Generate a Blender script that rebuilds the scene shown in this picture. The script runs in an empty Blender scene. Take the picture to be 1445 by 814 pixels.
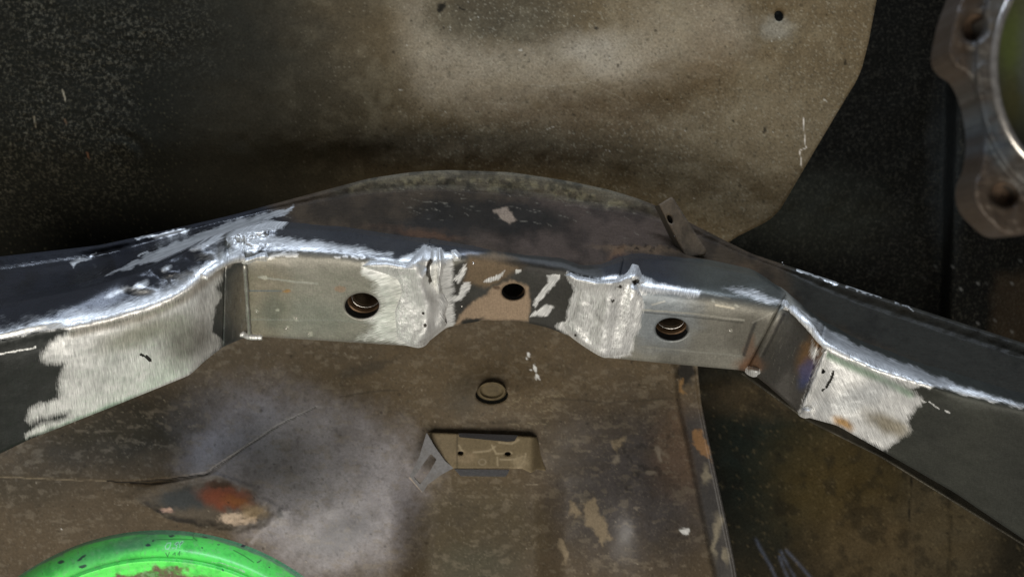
import bpy, math, random
import numpy as np
from mathutils import Vector

scene = bpy.context.scene
COL = scene.collection
random.seed(7)

# ------------------------------------------------------------------ camera
LENS = 28.0
K = (36.0 / LENS) / 1445.0
cam_data = bpy.data.cameras.new('camera')
cam = bpy.data.objects.new('camera', cam_data)
COL.objects.link(cam)
cam.rotation_euler = (math.pi / 2, 0, 0)
cam_data.lens = LENS
cam_data.sensor_width = 36.0
cam_data.clip_start = 0.01
cam_data.clip_end = 20
cam_data.dof.use_dof = True
cam_data.dof.focus_distance = 0.415
cam_data.dof.aperture_fstop = 11.0
scene.camera = cam

# ------------------------------------------------------------------ world
w = bpy.data.worlds.new('World')
scene.world = w
w.use_nodes = True
bg = w.node_tree.nodes['Background']
bg.inputs[0].default_value = (0.95, 0.97, 1.0, 1)
bg.inputs[1].default_value = 0.09

# ------------------------------------------------------------------ lamps
def area(name, loc, target, size, size_y, power, color):
    d = bpy.data.lights.new(name, 'AREA')
    d.shape = 'RECTANGLE'; d.size = size; d.size_y = size_y
    d.energy = power; d.color = color
    o = bpy.data.objects.new(name, d); COL.objects.link(o)
    o.location = loc
    o.rotation_euler = (Vector(target) - Vector(loc)).to_track_quat('-Z', 'Y').to_euler()
    return o
area('doorway_light', (-0.05, 0.12, 0.85), (-0.02, 0.44, 0.0), 1.10, 0.09, 9.0, (0.70, 0.81, 1.0))
area('workshop_light', (-0.14, -0.32, -0.60), (0.02, 0.44, 0.0), 0.8, 0.5, 9.0, (1.0, 0.95, 0.87))
scene.view_settings.view_transform = 'Standard'
scene.view_settings.look = 'None'
scene.view_settings.exposure = 0.0
scene.view_settings.gamma = 1.0

# ------------------------------------------------------------------ helpers
def lin(h):
    if not isinstance(h, str): return np.array(h, float)
    c = np.array([int(h[i:i+2], 16) for i in (0, 2, 4)]) / 255.0
    return np.where(c <= 0.04045, c / 12.92, ((c + 0.055) / 1.055) ** 2.4)

def P(px, py, d):
    px = np.asarray(px, float); py = np.asarray(py, float); d = np.asarray(d, float) + 0 * px
    return np.stack([(px - 722.5) * K * d, d, -(py - 407.0) * K * d], -1)

def _h(ix, iy, seed):
    n = (ix.astype(np.int64) * 374761393 + iy.astype(np.int64) * 668265263 + seed * 1442695041) & 0xFFFFFFFF
    n = ((n ^ (n >> 13)) * 1274126177) & 0xFFFFFFFF
    return ((n ^ (n >> 16)) & 0xFFFF) / 65535.0

def vnoise(x, y, seed=0):
    xi = np.floor(x); yi = np.floor(y); fx = x - xi; fy = y - yi
    fx = fx * fx * (3 - 2 * fx); fy = fy * fy * (3 - 2 * fy)
    a = _h(xi, yi, seed); b = _h(xi + 1, yi, seed); c = _h(xi, yi + 1, seed); d = _h(xi + 1, yi + 1, seed)
    return (a + (b - a) * fx) * (1 - fy) + (c + (d - c) * fx) * fy

def fbm(x, y, seed=0, oct=4):
    s = 0; a = 0.5; t = 0
    for i in range(oct):
        s = s + a * vnoise(x, y, seed + 17 * i); t += a; a *= 0.55; x = x * 2.03 + 3.1; y = y * 2.03 + 7.7
    return s / t * 2 - 1            # about -1..1

def sstep(a, b, x):
    t = np.clip((x - a) / (b - a), 0, 1); return t * t * (3 - 2 * t)

def seg_dist(px, py, pts, closed):
    pts = np.asarray(pts, float); n = len(pts)
    best = np.full(px.shape, 1e18); bx = np.zeros(px.shape); by = np.zeros(px.shape)
    inside = np.zeros(px.shape, bool)
    for i in range(n if closed else n - 1):
        x0, y0 = pts[i]; x1, y1 = pts[(i + 1) % n]
        dx, dy = x1 - x0, y1 - y0; L = dx * dx + dy * dy + 1e-12
        t = np.clip(((px - x0) * dx + (py - y0) * dy) / L, 0, 1)
        cx = x0 + t * dx; cy = y0 + t * dy
        d = (px - cx) ** 2 + (py - cy) ** 2
        m = d < best
        best = np.where(m, d, best); bx = np.where(m, cx, bx); by = np.where(m, cy, by)
        if closed and dy != 0:
            c = ((y0 > py) != (y1 > py)) & (px < dx * (py - y0) / dy + x0)
            inside ^= c
    return np.sqrt(best), inside, bx, by

def sdf(px, py, pts):
    d, ins, _, _ = seg_dist(px, py, pts, True)
    return np.where(ins, d, -d)

def ldist(px, py, pts):
    return seg_dist(px, py, pts, False)[0]

def ellipse(cx, cy, rx, ry, rot=0, n=56):
    a = np.linspace(0, 2 * math.pi, n, endpoint=False); r = math.radians(rot)
    x = rx * np.cos(a); y = ry * np.sin(a)
    return [(cx + u * math.cos(r) - v * math.sin(r), cy + u * math.sin(r) + v * math.cos(r)) for u, v in zip(x, y)]

def smooth_poly(pts, n=6, closed=True):
    """Catmull-Rom through the points."""
    p = np.asarray(pts, float); out = []; m = len(p)
    for i in range(m if closed else m - 1):
        if closed: a, b, c, d = p[i-1], p[i], p[(i+1) % m], p[(i+2) % m]
        else: a, b, c, d = p[max(i-1, 0)], p[i], p[i+1], p[min(i+2, m-1)]
        for k in range(n):
            t = k / n
            out.append(0.5 * (2*b + (c-a)*t + (2*a-5*b+4*c-d)*t*t + (3*b-a-3*c+d)*t**3))
    if not closed: out.append(p[-1])
    return np.array(out)

XT = np.arange(-90, 1536)
def rail(pts, sig=6):
    xs, ys = zip(*pts)
    y = np.interp(XT, xs, ys)
    if sig:
        k = np.exp(-0.5 * (np.arange(-4*sig, 4*sig+1) / sig) ** 2); k /= k.sum()
        yp = np.concatenate([y[0] + (y[0]-y[1]) * np.arange(4*sig, 0, -1), y, y[-1] + (y[-1]-y[-2]) * np.arange(1, 4*sig+1)])
        y = np.convolve(yp, k, 'valid')
    return lambda x: np.interp(x, XT, y)

class Paint:
    """Coat colours, bare-metal wear, grime and gloss of a surface, by surface coordinate."""
    def __init__(s, x, y, base, rough=0.6, warp=2.0, seed=3):
        s.x, s.y = x, y; n = len(x)
        s.wx = x + warp * fbm(x / 14, y / 14, seed) * 2 + warp * 0.5 * fbm(x / 4, y / 4, seed + 5)
        s.wy = y + warp * fbm(x / 14, y / 14, seed + 9) * 2 + warp * 0.5 * fbm(x / 4, y / 4, seed + 11)
        s.col = np.tile(lin(base), (n, 1)).astype(float)
        s.bare = np.full(n, -1.0); s.tar = np.zeros(n); s.rough = np.full(n, rough)
        s.ang = np.zeros(n); s.tint = np.ones((n, 3))
    def mix(s, m, c, rough=None, tar=None):
        m = np.clip(m, 0, 1)
        s.col += (lin(c) - s.col) * m[:, None]
        if rough is not None: s.rough += (rough - s.rough) * m
        if tar is not None: s.tar += (tar - s.tar) * m
        return s
    def poly(s, pts, c, soft=3, a=1.0, **k):
        return s.mix(a * sstep(-soft, soft, sdf(s.wx, s.wy, pts)), c, **k)
    def ell(s, cx, cy, rx, ry, c, rot=0, soft=0.5, a=1.0, **k):
        r = math.radians(rot); dx = s.wx - cx; dy = s.wy - cy
        u = (dx * math.cos(r) + dy * math.sin(r)) / rx; v = (-dx * math.sin(r) + dy * math.cos(r)) / ry
        q = np.hypot(u, v)
        if soft >= .5 and max(rx, ry) > 20:
            q = q + .16 * fbm(s.x / 34, s.y / 30, int(cx) % 97) + .10 * fbm(s.x / 9, s.y / 8, int(cy) % 89); soft = soft * .75
        return s.mix(a * (1 - sstep(1 - soft, 1 + soft, q)), c, **k)
    def specks(s, cell, prob, r0, r1, c, a=.8, seed=0, mask=None, st=1.0):
        gx = s.x / cell; gy = s.y / (cell * st); ix = np.floor(gx); iy = np.floor(gy)
        on = _h(ix, iy, seed) < prob
        cx = (ix + .25 + .5 * _h(ix, iy, seed + 1)) * cell; cy = (iy + .25 + .5 * _h(ix, iy, seed + 2)) * cell * st
        r = r0 + (r1 - r0) * _h(ix, iy, seed + 3) ** 2
        m = on * (1 - sstep(.6, 1.2, np.hypot(s.x - cx, (s.y - cy) * (.7 + .6 * _h(ix, iy, seed + 4))) / r)) * (.4 + .6 * _h(ix, iy, seed + 5)) * a
        if mask is not None: m = m * mask
        return s.mix(m, c)
    def line(s, pts, wd, c, a=1.0, soft=0.8, **k):
        return s.mix(a * (1 - sstep(wd - soft, wd + soft, ldist(s.x * .85 + s.wx * .15, s.y * .85 + s.wy * .15, pts))), c, **k)
    def tell(s, cx, cy, rx, ry, c, rot=0, soft=.7, a=1.0):
        r = math.radians(rot); dx = s.wx - cx; dy = s.wy - cy
        u = (dx * math.cos(r) + dy * math.sin(r)) / rx; v = (-dx * math.sin(r) + dy * math.cos(r)) / ry
        m = a * (1 - sstep(1 - soft, 1 + soft, np.hypot(u, v))); s.tint += (lin(c) - s.tint) * m[:, None]; return s
    def tline(s, pts, wd, c, a=1.0, soft=3):
        m = a * (1 - sstep(wd - soft, wd + soft, ldist(s.x, s.y, pts))); s.tint += (lin(c) - s.tint) * m[:, None]; return s
    def noise(s, sc, thr, wd, c, a=1.0, seed=0, mask=None, st=1.0, **k):
        m = a * sstep(thr - wd, thr + wd, fbm(s.x / sc, s.y / (sc * st), seed))
        if mask is not None: m = m * mask
        return s.mix(m, c, **k)
    def vary(s, sc, amp, seed=0):
        s.col *= (1 + amp * fbm(s.x / sc, s.y / sc, seed))[:, None]
        return s
    def bpoly(s, pts, wd=8, warp=True, lo=0.0, ang=None):
        x, y = (s.wx, s.wy) if warp else (s.x, s.y)
        d = sdf(x, y, pts)
        if ang is not None: s.ang = np.where(d > -wd, math.radians(ang), s.ang)
        s.bare = np.maximum(s.bare, np.clip(d / wd + lo, -1, 1)); return s
    def bline(s, pts, wd, soft=3):
        s.bare = np.maximum(s.bare, np.clip((wd - ldist(s.wx, s.wy, pts)) / soft, -1, 1)); return s
    def unbare(s, pts, wd=3):
        s.bare = np.minimum(s.bare, np.clip(-sdf(s.wx, s.wy, pts) / wd, -1, 1)); return s

def link(name, me, mat, parent=None):
    o = bpy.data.objects.new(name, me); COL.objects.link(o)
    if mat: me.materials.append(mat)
    if parent is not None: o.parent = parent
    return o

def build_mesh(name, V, F, attrs=None, smooth=True):
    me = bpy.data.meshes.new(name)
    V = np.asarray(V, np.float32); F = np.asarray(F, np.int32); k = F.shape[1]
    me.vertices.add(len(V)); me.vertices.foreach_set('co', V.ravel())
    me.loops.add(F.size); me.loops.foreach_set('vertex_index', F.ravel())
    me.polygons.add(len(F))
    me.polygons.foreach_set('loop_start', np.arange(0, F.size, k, dtype=np.int32))
    me.polygons.foreach_set('loop_total', np.full(len(F), k, np.int32))
    me.update(calc_edges=True)
    if smooth: me.polygons.foreach_set('use_smooth', np.ones(len(F), bool))
    if attrs is not None:
        for nm, arr, kind in attrs:
            at = me.attributes.new(nm, kind, 'POINT')
            at.data.foreach_set({'FLOAT_COLOR': 'color', 'FLOAT_VECTOR': 'vector'}[kind], np.asarray(arr, np.float32).ravel())
    me.validate()
    return me

def paint_attrs(p):
    n = len(p.x); one = np.ones((n, 1))
    c, s_ = np.cos(p.ang), np.sin(p.ang)
    surf = np.stack([(p.x * c + p.y * s_) / 100, (-p.x * s_ + p.y * c) / 100, np.zeros(n)], 1)
    return [('Col', np.hstack([np.clip(p.col, 0, 1), one]), 'FLOAT_COLOR'),
            ('Aux', np.stack([p.bare * 0.5 + 0.5, p.tar, p.rough, np.ones(n)], 1), 'FLOAT_COLOR'),
            ('Tint', np.hstack([p.tint, one]), 'FLOAT_COLOR'),
            ('Surf', surf, 'FLOAT_VECTOR')]

def relief(name, outer, D, paint, mat, parent=None, step=2.0, holes=(), thick=0.002, rnd=0.0, rdepth=0.0015, back=(0, 1, 0)):
    """Sheet-metal piece: outline + holes, shaped by the depth function D, with real edge thickness."""
    outer = np.asarray(outer, float)
    x0, y0 = outer.min(0) - step; x1, y1 = outer.max(0) + step
    nx = int((x1 - x0) / step) + 2; ny = int((y1 - y0) / step) + 2
    gx, gy = np.meshgrid(x0 + step * np.arange(nx), y0 + step * np.arange(ny))
    r, c = np.meshgrid(np.arange(ny - 1), np.arange(nx - 1), indexing='ij')
    q = np.stack([r * nx + c, (r + 1) * nx + c, (r + 1) * nx + c + 1, r * nx + c + 1], -1).reshape(-1, 4)
    cx = (x0 + step * (c + 0.5)).ravel(); cy = (y0 + step * (r + 0.5)).ravel()
    keep = sdf(cx, cy, outer) > 0
    for h in holes: keep &= sdf(cx, cy, h) < 0
    q = q[keep]
    used, inv = np.unique(q, return_inverse=True); q = inv.reshape(-1, 4)
    px = gx.ravel()[used].copy(); py = gy.ravel()[used].copy()
    e = np.concatenate([q[:, [0, 1]], q[:, [1, 2]], q[:, [2, 3]], q[:, [3, 0]]])
    key = np.sort(e, 1); key = key[:, 0].astype(np.int64) * len(px) + key[:, 1]
    _, idx, cnt = np.unique(key, return_index=True, return_counts=True)
    be = e[idx[cnt == 1]]
    bv = np.unique(be)
    best = np.full(len(bv), 1e18); nxp = px[bv].copy(); nyp = py[bv].copy()
    for poly in [outer] + list(holes):
        d, _, bx, by = seg_dist(px[bv], py[bv], poly, True)
        m = d < best; best = np.where(m, d, best); nxp = np.where(m, bx, nxp); nyp = np.where(m, by, nyp)
    ok = best < step * 1.6
    px[bv] = np.where(ok, nxp, px[bv]); py[bv] = np.where(ok, nyp, py[bv])
    d = D(px, py)
    if rnd > 0:
        s = np.abs(sdf(px, py, outer))
        for h in holes: s = np.minimum(s, np.abs(sdf(px, py, h)))
        t = np.clip(1 - s / rnd, 0, 1); d = d + rdepth * (1 - np.sqrt(np.clip(1 - t * t, 0, 1)))
    V = P(px, py, d)
    p = paint(px, py)
    at = paint_attrs(p)
    if thick > 0:
        m = np.full(len(px), -1); m[bv] = np.arange(len(bv)); n0 = len(px); nb = len(bv)
        a = m[be[:, 0]]; b = m[be[:, 1]]
        sk = np.stack([n0 + b, n0 + a, n0 + nb + a, n0 + nb + b], 1)
        q = np.concatenate([q, sk])
        V = np.concatenate([V, V[bv], V[bv] + thick * np.asarray(back, float)])
        at = [(nm, np.concatenate([arr, arr[bv], arr[bv]]), kd) for nm, arr, kd in at]
    me = build_mesh(name, V, q, at)
    return link(name, me, mat, parent)

def tube(name, pts3, rad, mat, parent=None, sides=10, flat=1.0, paint=None, cap=True):
    """Lumpy tube through 3D points with a radius per point."""
    p = np.asarray(pts3, float); n = len(p)
    t = np.gradient(p, axis=0); t /= np.linalg.norm(t, axis=1)[:, None] + 1e-12
    up = np.array([0, 1.0, 0]); a = np.cross(t, up); a /= np.linalg.norm(a, axis=1)[:, None] + 1e-12
    b = np.cross(a, t)
    ang = np.linspace(0, 2 * math.pi, sides, endpoint=False)
    rad = np.asarray(rad, float) + np.zeros(n)
    V = p[:, None] + rad[:, None, None] * (a[:, None] * np.cos(ang)[None, :, None] + flat * b[:, None] * np.sin(ang)[None, :, None])
    V = V.reshape(-1, 3)
    F = []
    for i in range(n - 1):
        for j in range(sides):
            k = (j + 1) % sides
            F.append((i*sides+j, (i+1)*sides+j, (i+1)*sides+k, i*sides+k))
    if cap:
        for base, i0 in ((0, 0), ((n-1)*sides, n-1)):
            V = np.concatenate([V, p[i0:i0+1]]); ci = len(V) - 1
            for j in range(sides): F.append((base+j, base+(j+1) % sides, ci, ci))
    F = [f for f in F]
    me = bpy.data.meshes.new(name)
    me.from_pydata([tuple(v) for v in V], [], [f if f[2] != f[3] else f[:3] for f in F])
    for pl in me.polygons: pl.use_smooth = True
    if paint is not None:
        px = V[:, 0] / (K * V[:, 1]) + 722.5; py = 407 - V[:, 2] / (K * V[:, 1])
        for nm, arr, kind in paint_attrs(paint(px, py)):
            at = me.attributes.new(nm, kind, 'POINT')
            at.data.foreach_set({'FLOAT_COLOR': 'color', 'FLOAT_VECTOR': 'vector'}[kind], np.asarray(arr, np.float32).ravel())
    return link(name, me, mat, parent)

def thing(name, label, cat, loc=(0, 0, 0), group=None):
    o = bpy.data.objects.new(name, None); COL.objects.link(o)
    o.empty_display_size = 0.01
    o['label'] = label; o['category'] = cat
    if group: o['group'] = group
    return o

def tag(o, label, cat, group=None):
    o['label'] = label; o['category'] = cat
    if group: o['group'] = group
    return o

# ------------------------------------------------------------------ materials
def make_mat(name, met=0.0, grain=900.0, gbump=0.25, gcol=0.25, spec=0.4, bare_col=(0.93, 0.925, 0.89), bare_rough=0.34,
             stroke=(95, 7), streak=0.0, con=1.0, bare_met=0.45, tar_scale=560.0):
    m = bpy.data.materials.new(name); m.use_nodes = True
    nt = m.node_tree; N = nt.nodes; L = nt.links
    bs = N['Principled BSDF']
    def nd(t, **k):
        n = N.new(t)
        for a, v in k.items(): setattr(n, a, v)
        return n
    def math_(op, a, b, c=None):
        n = nd('ShaderNodeMath', operation=op)
        for i, v in enumerate((a, b, c)):
            if v is None: continue
            if isinstance(v, (int, float)): n.inputs[i].default_value = v
            else: L.new(v, n.inputs[i])
        return n.outputs[0]
    def mixc(f, a, b, bt='MIX'):
        n = nd('ShaderNodeMix', data_type='RGBA', blend_type=bt)
        for i, v in ((0, f), (6, a), (7, b)):
            if isinstance(v, (int, float)): n.inputs[i].default_value = v
            elif isinstance(v, tuple): n.inputs[i].default_value = (*v, 1)
            else: L.new(v, n.inputs[i])
        return n.outputs[2]
    def rng(v, a, b, c, d):
        n = nd('ShaderNodeMapRange'); L.new(v, n.inputs[0])
        for i, x in enumerate((a, b, c, d)): n.inputs[i+1].default_value = x
        return n.outputs[0]
    col = nd('ShaderNodeAttribute', attribute_name='Col')
    aux = nd('ShaderNodeAttribute', attribute_name='Aux')
    surf = nd('ShaderNodeAttribute', attribute_name='Surf')
    sep = nd('ShaderNodeSeparateColor'); L.new(aux.outputs['Color'], sep.inputs[0])
    tc = nd('ShaderNodeTexCoord')
    def noise(vec, scale, det=4, rough=0.6):
        n = nd('ShaderNodeTexNoise'); n.inputs['Scale'].default_value = scale
        n.inputs['Detail'].default_value = det; n.inputs['Roughness'].default_value = rough
        L.new(vec, n.inputs['Vector']); return n.outputs['Fac']
    def mapped(vec, sc):
        n = nd('ShaderNodeMapping'); n.inputs['Scale'].default_value = sc; L.new(vec, n.inputs['Vector']); return n.outputs[0]
    sv = mapped(surf.outputs['Vector'], (stroke[0], stroke[1], 1))
    st = noise(sv, 1.0, 3, 0.65)
    st2 = noise(mapped(surf.outputs['Vector'], (stroke[0] * 0.3, stroke[1] * 0.5, 1)), 1.0, 2, 0.5)
    ob = tc.outputs['Object']
    g1 = noise(ob, grain, 5, 0.7)
    g2 = noise(ob, grain * 0.12, 5, 0.6)
    # bare metal mask: wear distance broken up by the grinder's strokes
    b = math_('ADD', math_('MULTIPLY_ADD', sep.outputs[0], 2.0, -1.0), math_('MULTIPLY_ADD', st, 1.3, -0.65))
    b = math_('ADD', b, math_('MULTIPLY_ADD', g2, 0.8, -0.4))
    bm = rng(b, -0.30, 0.38, 0, 1)
    bm = math_('MULTIPLY', bm, rng(sep.outputs[0], 0.02, 0.2, 0, 1))
    # coat
    gr = rng(g1, 0.3, 0.7, 1 - gcol, 1 + gcol)
    gr2 = rng(g2, 0.3, 0.7, 1 - gcol * .35, 1 + gcol * .35)
    coat = mixc(1.0, col.outputs['Color'], math_('MULTIPLY', gr, gr2), 'MULTIPLY')
    if streak:
        coat = mixc(1.0, coat, rng(st, 0.3, 0.7, 1 - streak, 1 + streak), 'MULTIPLY')
    # tar: rough clods
    vor = nd('ShaderNodeTexVoronoi'); vor.inputs['Scale'].default_value = tar_scale; L.new(ob, vor.inputs['Vector'])
    tn = noise(ob, tar_scale * 0.7, 6, 0.75)
    th = math_('ADD', math_('MULTIPLY', vor.outputs['Distance'], -0.8), math_('MULTIPLY', tn, 1.4))
    tcol = mixc(rng(tn, 0.50, 0.74, 0, 1), (0.012, 0.012, 0.009), (0.17, 0.155, 0.11))
    coat = mixc(math_('MULTIPLY', sep.outputs[1], 0.8), coat, tcol)
    tint = nd('ShaderNodeAttribute', attribute_name='Tint')
    g3 = noise(ob, 60, 3, 0.6)
    bc = mixc(1.0, bare_col, rng(st, 0.28, 0.72, 1 - .22 * con, 1 + .10 * con), 'MULTIPLY')
    bc = mixc(1.0, bc, rng(st2, 0.3, 0.7, 0.82, 1.08), 'MULTIPLY')
    bc = mixc(1.0, bc, rng(g3, 0.3, 0.7, 0.8, 1.1), 'MULTIPLY')
    bc = mixc(1.0, bc, tint.outputs['Color'], 'MULTIPLY')
    L.new(mixc(bm, coat, bc), bs.inputs['Base Color'])
    L.new(rng(bm, 0, 1, met, bare_met), bs.inputs['Metallic'])
    r0 = math_('MULTIPLY', sep.outputs[2], rng(g2, 0.3, 0.7, 0.92, 1.08))
    r1 = math_('MULTIPLY_ADD', st, 0.25, bare_rough - 0.12)
    rr = nd('ShaderNodeMix', data_type='FLOAT'); L.new(bm, rr.inputs[0]); L.new(r0, rr.inputs[2]); L.new(r1, rr.inputs[3])
    L.new(rr.outputs[0], bs.inputs['Roughness'])
    L.new(rng(sep.outputs[2], 0.15, 0.55, min(spec * 2.0, 1.0), spec * 0.28), bs.inputs['Specular IOR Level'])
    hb = math_('MULTIPLY', math_('SUBTRACT', 1.0, bm), math_('MULTIPLY', g1, gbump))
    h = math_('ADD', hb, math_('MULTIPLY', math_('MULTIPLY', st, bm), 0.4))
    h = math_('ADD', h, math_('MULTIPLY', math_('MULTIPLY', th, sep.outputs[1]), 1.1))
    bp = nd('ShaderNodeBump'); bp.inputs['Strength'].default_value = 0.9; bp.inputs['Distance'].default_value = 0.0004
    L.new(h, bp.inputs['Height']); L.new(bp.outputs[0], bs.inputs['Normal'])
    return m

M_beam = make_mat('mill_steel', met=0.35, grain=900, gbump=0.25, gcol=0.2, streak=0.12, con=2.0)
M_web = make_mat('oiled_steel', met=0.1, grain=1000, gbump=0.3, gcol=0.3, streak=0.15, stroke=(5, 70), spec=.35, bare_met=.75, bare_rough=.36)
M_weld = make_mat('ground_weld_steel', met=0.6, bare_rough=0.42, stroke=(95, 7), bare_col=(.95,.945,.91), con=2.3, bare_met=.5)
M_sheet = make_mat('dusty_panel', met=0.0, grain=620, gbump=0.7, gcol=0.30, spec=0.12)
M_pan = make_mat('floor_paint', met=0.0, grain=650, gbump=0.28, gcol=0.20, spec=0.6)
M_dark = make_mat('dark_wheelwell', met=0.0, grain=800, gbump=0.6, gcol=0.35, spec=0.05)
M_green = make_mat('green_paint', met=0.0, grain=500, gbump=0.15, gcol=0.10, spec=0.6)
M_cast = make_mat('cast_flange', met=0.25, grain=700, gbump=0.4, gcol=0.15, spec=0.4)
def plain(name, c, rough, met=0.0, bump=0.0):
    m = bpy.data.materials.new(name); m.use_nodes = True
    b = m.node_tree.nodes['Principled BSDF']; N = m.node_tree.nodes; L = m.node_tree.links
    t = N.new('ShaderNodeTexCoord'); n = N.new('ShaderNodeTexNoise'); n.inputs['Scale'].default_value = 500; n.inputs['Detail'].default_value = 5
    L.new(t.outputs['Object'], n.inputs['Vector'])
    r = N.new('ShaderNodeValToRGB'); c = lin(c)
    r.color_ramp.elements[0].position = 0.3; r.color_ramp.elements[0].color = (*(c * 0.7), 1)
    r.color_ramp.elements[1].position = 0.7; r.color_ramp.elements[1].color = (*np.clip(c * 1.25, 0, 1), 1)
    L.new(n.outputs['Fac'], r.inputs[0]); L.new(r.outputs[0], b.inputs['Base Color'])
    b.inputs['Roughness'].default_value = rough; b.inputs['Metallic'].default_value = met
    if bump:
        bp = N.new('ShaderNodeBump'); bp.inputs['Strength'].default_value = bump; bp.inputs['Distance'].default_value = 0.0005
        L.new(n.outputs['Fac'], bp.inputs['Height']); L.new(bp.outputs[0], b.inputs['Normal'])
    return m
M_hole = plain('dark_bore', '2a2a2a', 0.6, 0.3)
M_nut = plain('brown_nut_steel', '5e4832', 0.4, 0.6)
M_thread = plain('thread_steel', '5a4c3c', 0.35, 0.7)
M_rim = plain('machined_rim', 'c8c2ba', .25, .9)
M_black = plain('hole_shade_black', '0a0a0a', 0.9)  # near-black that stands in for the shade deep inside the holes
M_white = plain('chalk_white', 'd8d8d4', 0.7)

# ================================================================== beam shape
yt = rail([(-90,496),(0,478),(52,466),(103,458),(155,446),(206,432),(243,417),(268,402),(289,383),(310,371),(338,361),(350,359),(420,355),(470,358),(560,369),(600,368),(640,364),(665,363),(758,375),(794,380),(822,391),(851,396),(883,395),(906,402),(985,414),(1060,425),(1100,433),(1117,436),(1144,458),(1171,488),(1240,521),(1320,545),(1400,564),(1445,575),(1535,597)], 4)
yc = rail([(-90,446),(0,430),(100,410),(200,383),(280,345),(340,328),(376,320),(486,325),(602,341),(640,346),(665,351),(758,364),(794,368),(822,379),(851,376),(890,363),(902,362),(1000,374),(1069,389),(1106,412),(1120,422),(1160,455),(1213,484),(1357,539),(1445,566),(1535,588)], 5)
yr = rail([(-90,372),(0,362),(98,351),(140,346),(200,333),(330,303),(400,284),(520,252),(580,243),(630,240),(720,243),(800,255),(860,268),(900,280),(930,292),(985,320),(1060,358),(1133,382),(1240,418),(1445,484),(1535,512)], 8)
yb = rail([(-90,676),(0,640),(41,620),(155,575),(268,529),(289,509),(315,489),(351,474),(400,477),(579,488),(597,488),(630,462),(648,458),(683,452),(733,453),(772,462),(812,477),(851,504),(955,514),(1044,522),(1062,527),(1085,545),(1130,586),(1181,600),(1245,636),(1346,694),(1445,761),(1535,820)], 3)
dt = rail([(-90,.345),(0,.358),(200,.376),(280,.384),(305,.390),(345,.407),(360,.408),(590,.402),(640,.409),(720,.413),(800,.409),(860,.402),(1040,.402),(1108,.402),(1165,.386),(1300,.370),(1445,.352),(1535,.342)], 5)
dr = rail([(-90,.420),(0,.425),(300,.450),(630,.478),(900,.470),(1100,.452),(1445,.402),(1535,.39)], 20)
s_up = rail([(-90,.00042),(250,.00042),(330,.0006),(600,.0007),(660,.0004),(830,.0004),(900,.0007),(1100,.0006),(1160,.0005),(1535,.0005)], 10)
s_dn = rail([(-90,.00022),(280,.00024),(345,.0003),(1040,.0003),(1165,.00026),(1535,.00022)], 10)
sh_w = rail([(-90,0),(980,0),(1060,.62),(1180,.55),(1260,0),(1535,0)], 10)

LUMPS = [(289,350,28,15,.0038),(262,380,16,10,.002),(199,404,21,10,.0034),(236,381,13,8,.0028),
         (345,330,14,10,.0045),(374,322,22,8,.003),(331,346,8,12,-.0040),(316,352,5,16,-.0025),(1080,395,26,14,.0025),(1060,376,10,5,.003)]
HUMP = [(-90,486),(0,468),(60,449),(110,426),(160,398),(225,366),(300,336)]
def arm_lumps(px, py):
    h = 0 * px
    for cx, cy, rx, ry, a in LUMPS:
        h = h + a * np.exp(-(((px - cx) / rx) ** 2 + ((py - cy) / ry) ** 2) ** 1.5)
    h = h + .0030 * np.exp(-(ldist(px, py, HUMP) / 18) ** 2)
    h = h - .0045 * np.exp(-(ldist(px, py, [(-90,425),(0,408),(90,392),(170,368)]) / 15) ** 2)
    h = h + .0030 * np.exp(-(ldist(px, py, [(-90,392),(0,380),(110,366)]) / 9) ** 2)
    lump = np.exp(-((px - 345) / 40) ** 2 - ((py - 335) / 20) ** 2)
    h = h + .0035 * lump * (1.3 * np.abs(fbm(px / 9, py / 7, 44)) + .25 * fbm(px / 4, py / 4, 45))
    lump = np.exp(-((px - 240) / 60) ** 2 - ((py - 385) / 26) ** 2)
    return h + .0012 * lump * fbm(px / 12, py / 9, 47)

def softp(x, w): return w * np.logaddexp(0, x / w)

def D_front(px, py):
    y0 = yt(px)
    xs = px + sh_w(px) * np.maximum(py - y0, 0)
    w = np.interp(px, [0, 300, 350, 600, 660, 830, 900, 1100, 1170, 1445], [11, 8, 6, 6, 4, 4, 9, 8, 8, 7])
    d = dt(xs) + s_dn(px) * softp(py - y0, w) + s_up(px) * softp(y0 - py, w)
    d = d - (s_dn(px) + s_up(px)) * w * 0.69 * 0.5
    d = d + 0.0006 * fbm(px / 60, py / 40, 31)
    d = d - arm_lumps(px, py) * sstep(2, -8, py - y0)
    # rolled bead along the top edge of the arms
    arm = sstep(330, 250, px) * 0.0022 + sstep(1110, 1135, px) * sstep(1360, 1300, px) * 0.0034
    d = d - arm * np.exp(-((py - y0 - 2) / 10) ** 2) * (1 + 0.25 * fbm(px / 16, py / 30, 5))
    return d

def D_web(px, py):
    a = yc(px); r = yr(px); y0 = yt(px)
    dc = dt(px) + s_up(px) * (y0 - a) + 0.0015
    t = (a - py) / np.maximum(a - r, 8)
    tp = np.interp(t, [-1, 0, .15, .5, .72, .8, .9, 1.0, 1.1], [-.15, 0, .20, .66, .95, .975, .97, .98, 1.2])
    d = dc + (dr(px) - dc) * tp
    d = d + 0.0015 * fbm(px / 90, py / 50, 12) + 0.0004 * fbm(px / 14, py / 9, 19)
    # dents and weld lumps on the left arm
    return d - arm_lumps(px, py)

def arcpath(f, xa, xb, step=8, off=0):
    xs = np.arange(xa, xb + 0.1, step)
    if xs[-1] < xb: xs = np.append(xs, xb)
    return [(x, float(f(x)) + off) for x in xs]

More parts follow.
